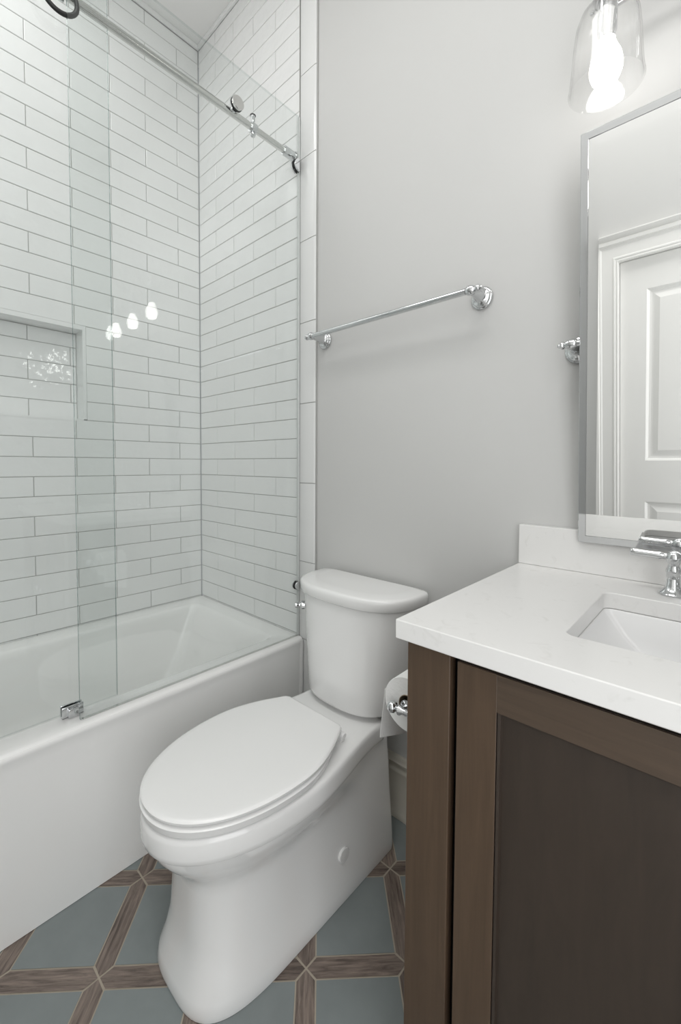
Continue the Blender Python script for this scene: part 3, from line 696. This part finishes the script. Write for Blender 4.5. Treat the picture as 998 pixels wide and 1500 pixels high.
roll = thing('toilet_paper_roll', 'white toilet paper roll with hanging sheet beside the vanity', 'toilet paper', tuple(RC))
y0, y1 = RC.y, RC.y+0.102; CR = 0.019
bm = bmesh.new(); S = 56
prof = [(CR, y0+0.0005), (PR-0.001, y0), (PR, y0+0.001), (PR, y1-0.001), (PR-0.001, y1), (CR, y1-0.0005)]
rings = [[Vector((RC.x+r*math.cos(2*math.pi*k/S), y, RC.z+r*math.sin(2*math.pi*k/S))) for k in range(S)] for r, y in prof]
rings.append([v.copy() for v in rings[0]]); loft(bm, rings, False, False); bmesh.ops.remove_doubles(bm, verts=bm.verts, dist=1e-6)
obj('roll', bm, 'paper', roll, smooth=40)
bm = bmesh.new(); t_ = 0.0012
prof = [(CR, y0-0.0003), (CR, y1+0.0003), (CR-t_, y1+0.0003), (CR-t_, y0-0.0003)]
rings = [[Vector((RC.x+r*math.cos(2*math.pi*k/S), y, RC.z+r*math.sin(2*math.pi*k/S))) for k in range(S)] for r, y in prof]
rings.append([v.copy() for v in rings[0]]); loft(bm, rings, False, False); bmesh.ops.remove_doubles(bm, verts=bm.verts, dist=1e-6)
obj('core', bm, 'card', roll, smooth=40)
# hanging sheet: leaves the left of the roll and hangs down with a slight outward swing
bm = bmesh.new(); nrow, ncol = 16, 8; th = 0.0007
def sheet(u, v, h):
    zt_ = RC.z+0.012; zb = zt_-0.104-0.030*v
    z = zt_+(zb-zt_)*u
    x = RC.x-PR-0.0006-h-0.010*sstep(u)*(1-v)+0.004*sstep(u)*v
    return Vector((x, y0+(y1-y0)*v, z))
A = [[bm.verts.new(sheet(i/nrow, k/ncol, 0)) for k in range(ncol+1)] for i in range(nrow+1)]
Bv = [[bm.verts.new(sheet(i/nrow, k/ncol, th)) for k in range(ncol+1)] for i in range(nrow+1)]
for i in range(nrow):
    for k in range(ncol):
        bm.faces.new((A[i][k], A[i][k+1], A[i+1][k+1], A[i+1][k])); bm.faces.new((Bv[i][k], Bv[i+1][k], Bv[i+1][k+1], Bv[i][k+1]))
for i in range(nrow):
    bm.faces.new((A[i][0], A[i+1][0], Bv[i+1][0], Bv[i][0])); bm.faces.new((A[i][ncol], Bv[i][ncol], Bv[i+1][ncol], A[i+1][ncol]))
for k in range(ncol):
    bm.faces.new((A[0][k], Bv[0][k], Bv[0][k+1], A[0][k+1])); bm.faces.new((A[nrow][k], A[nrow][k+1], Bv[nrow][k+1], Bv[nrow][k]))
obj('hanging_sheet', bm, 'paper', roll, smooth=60)
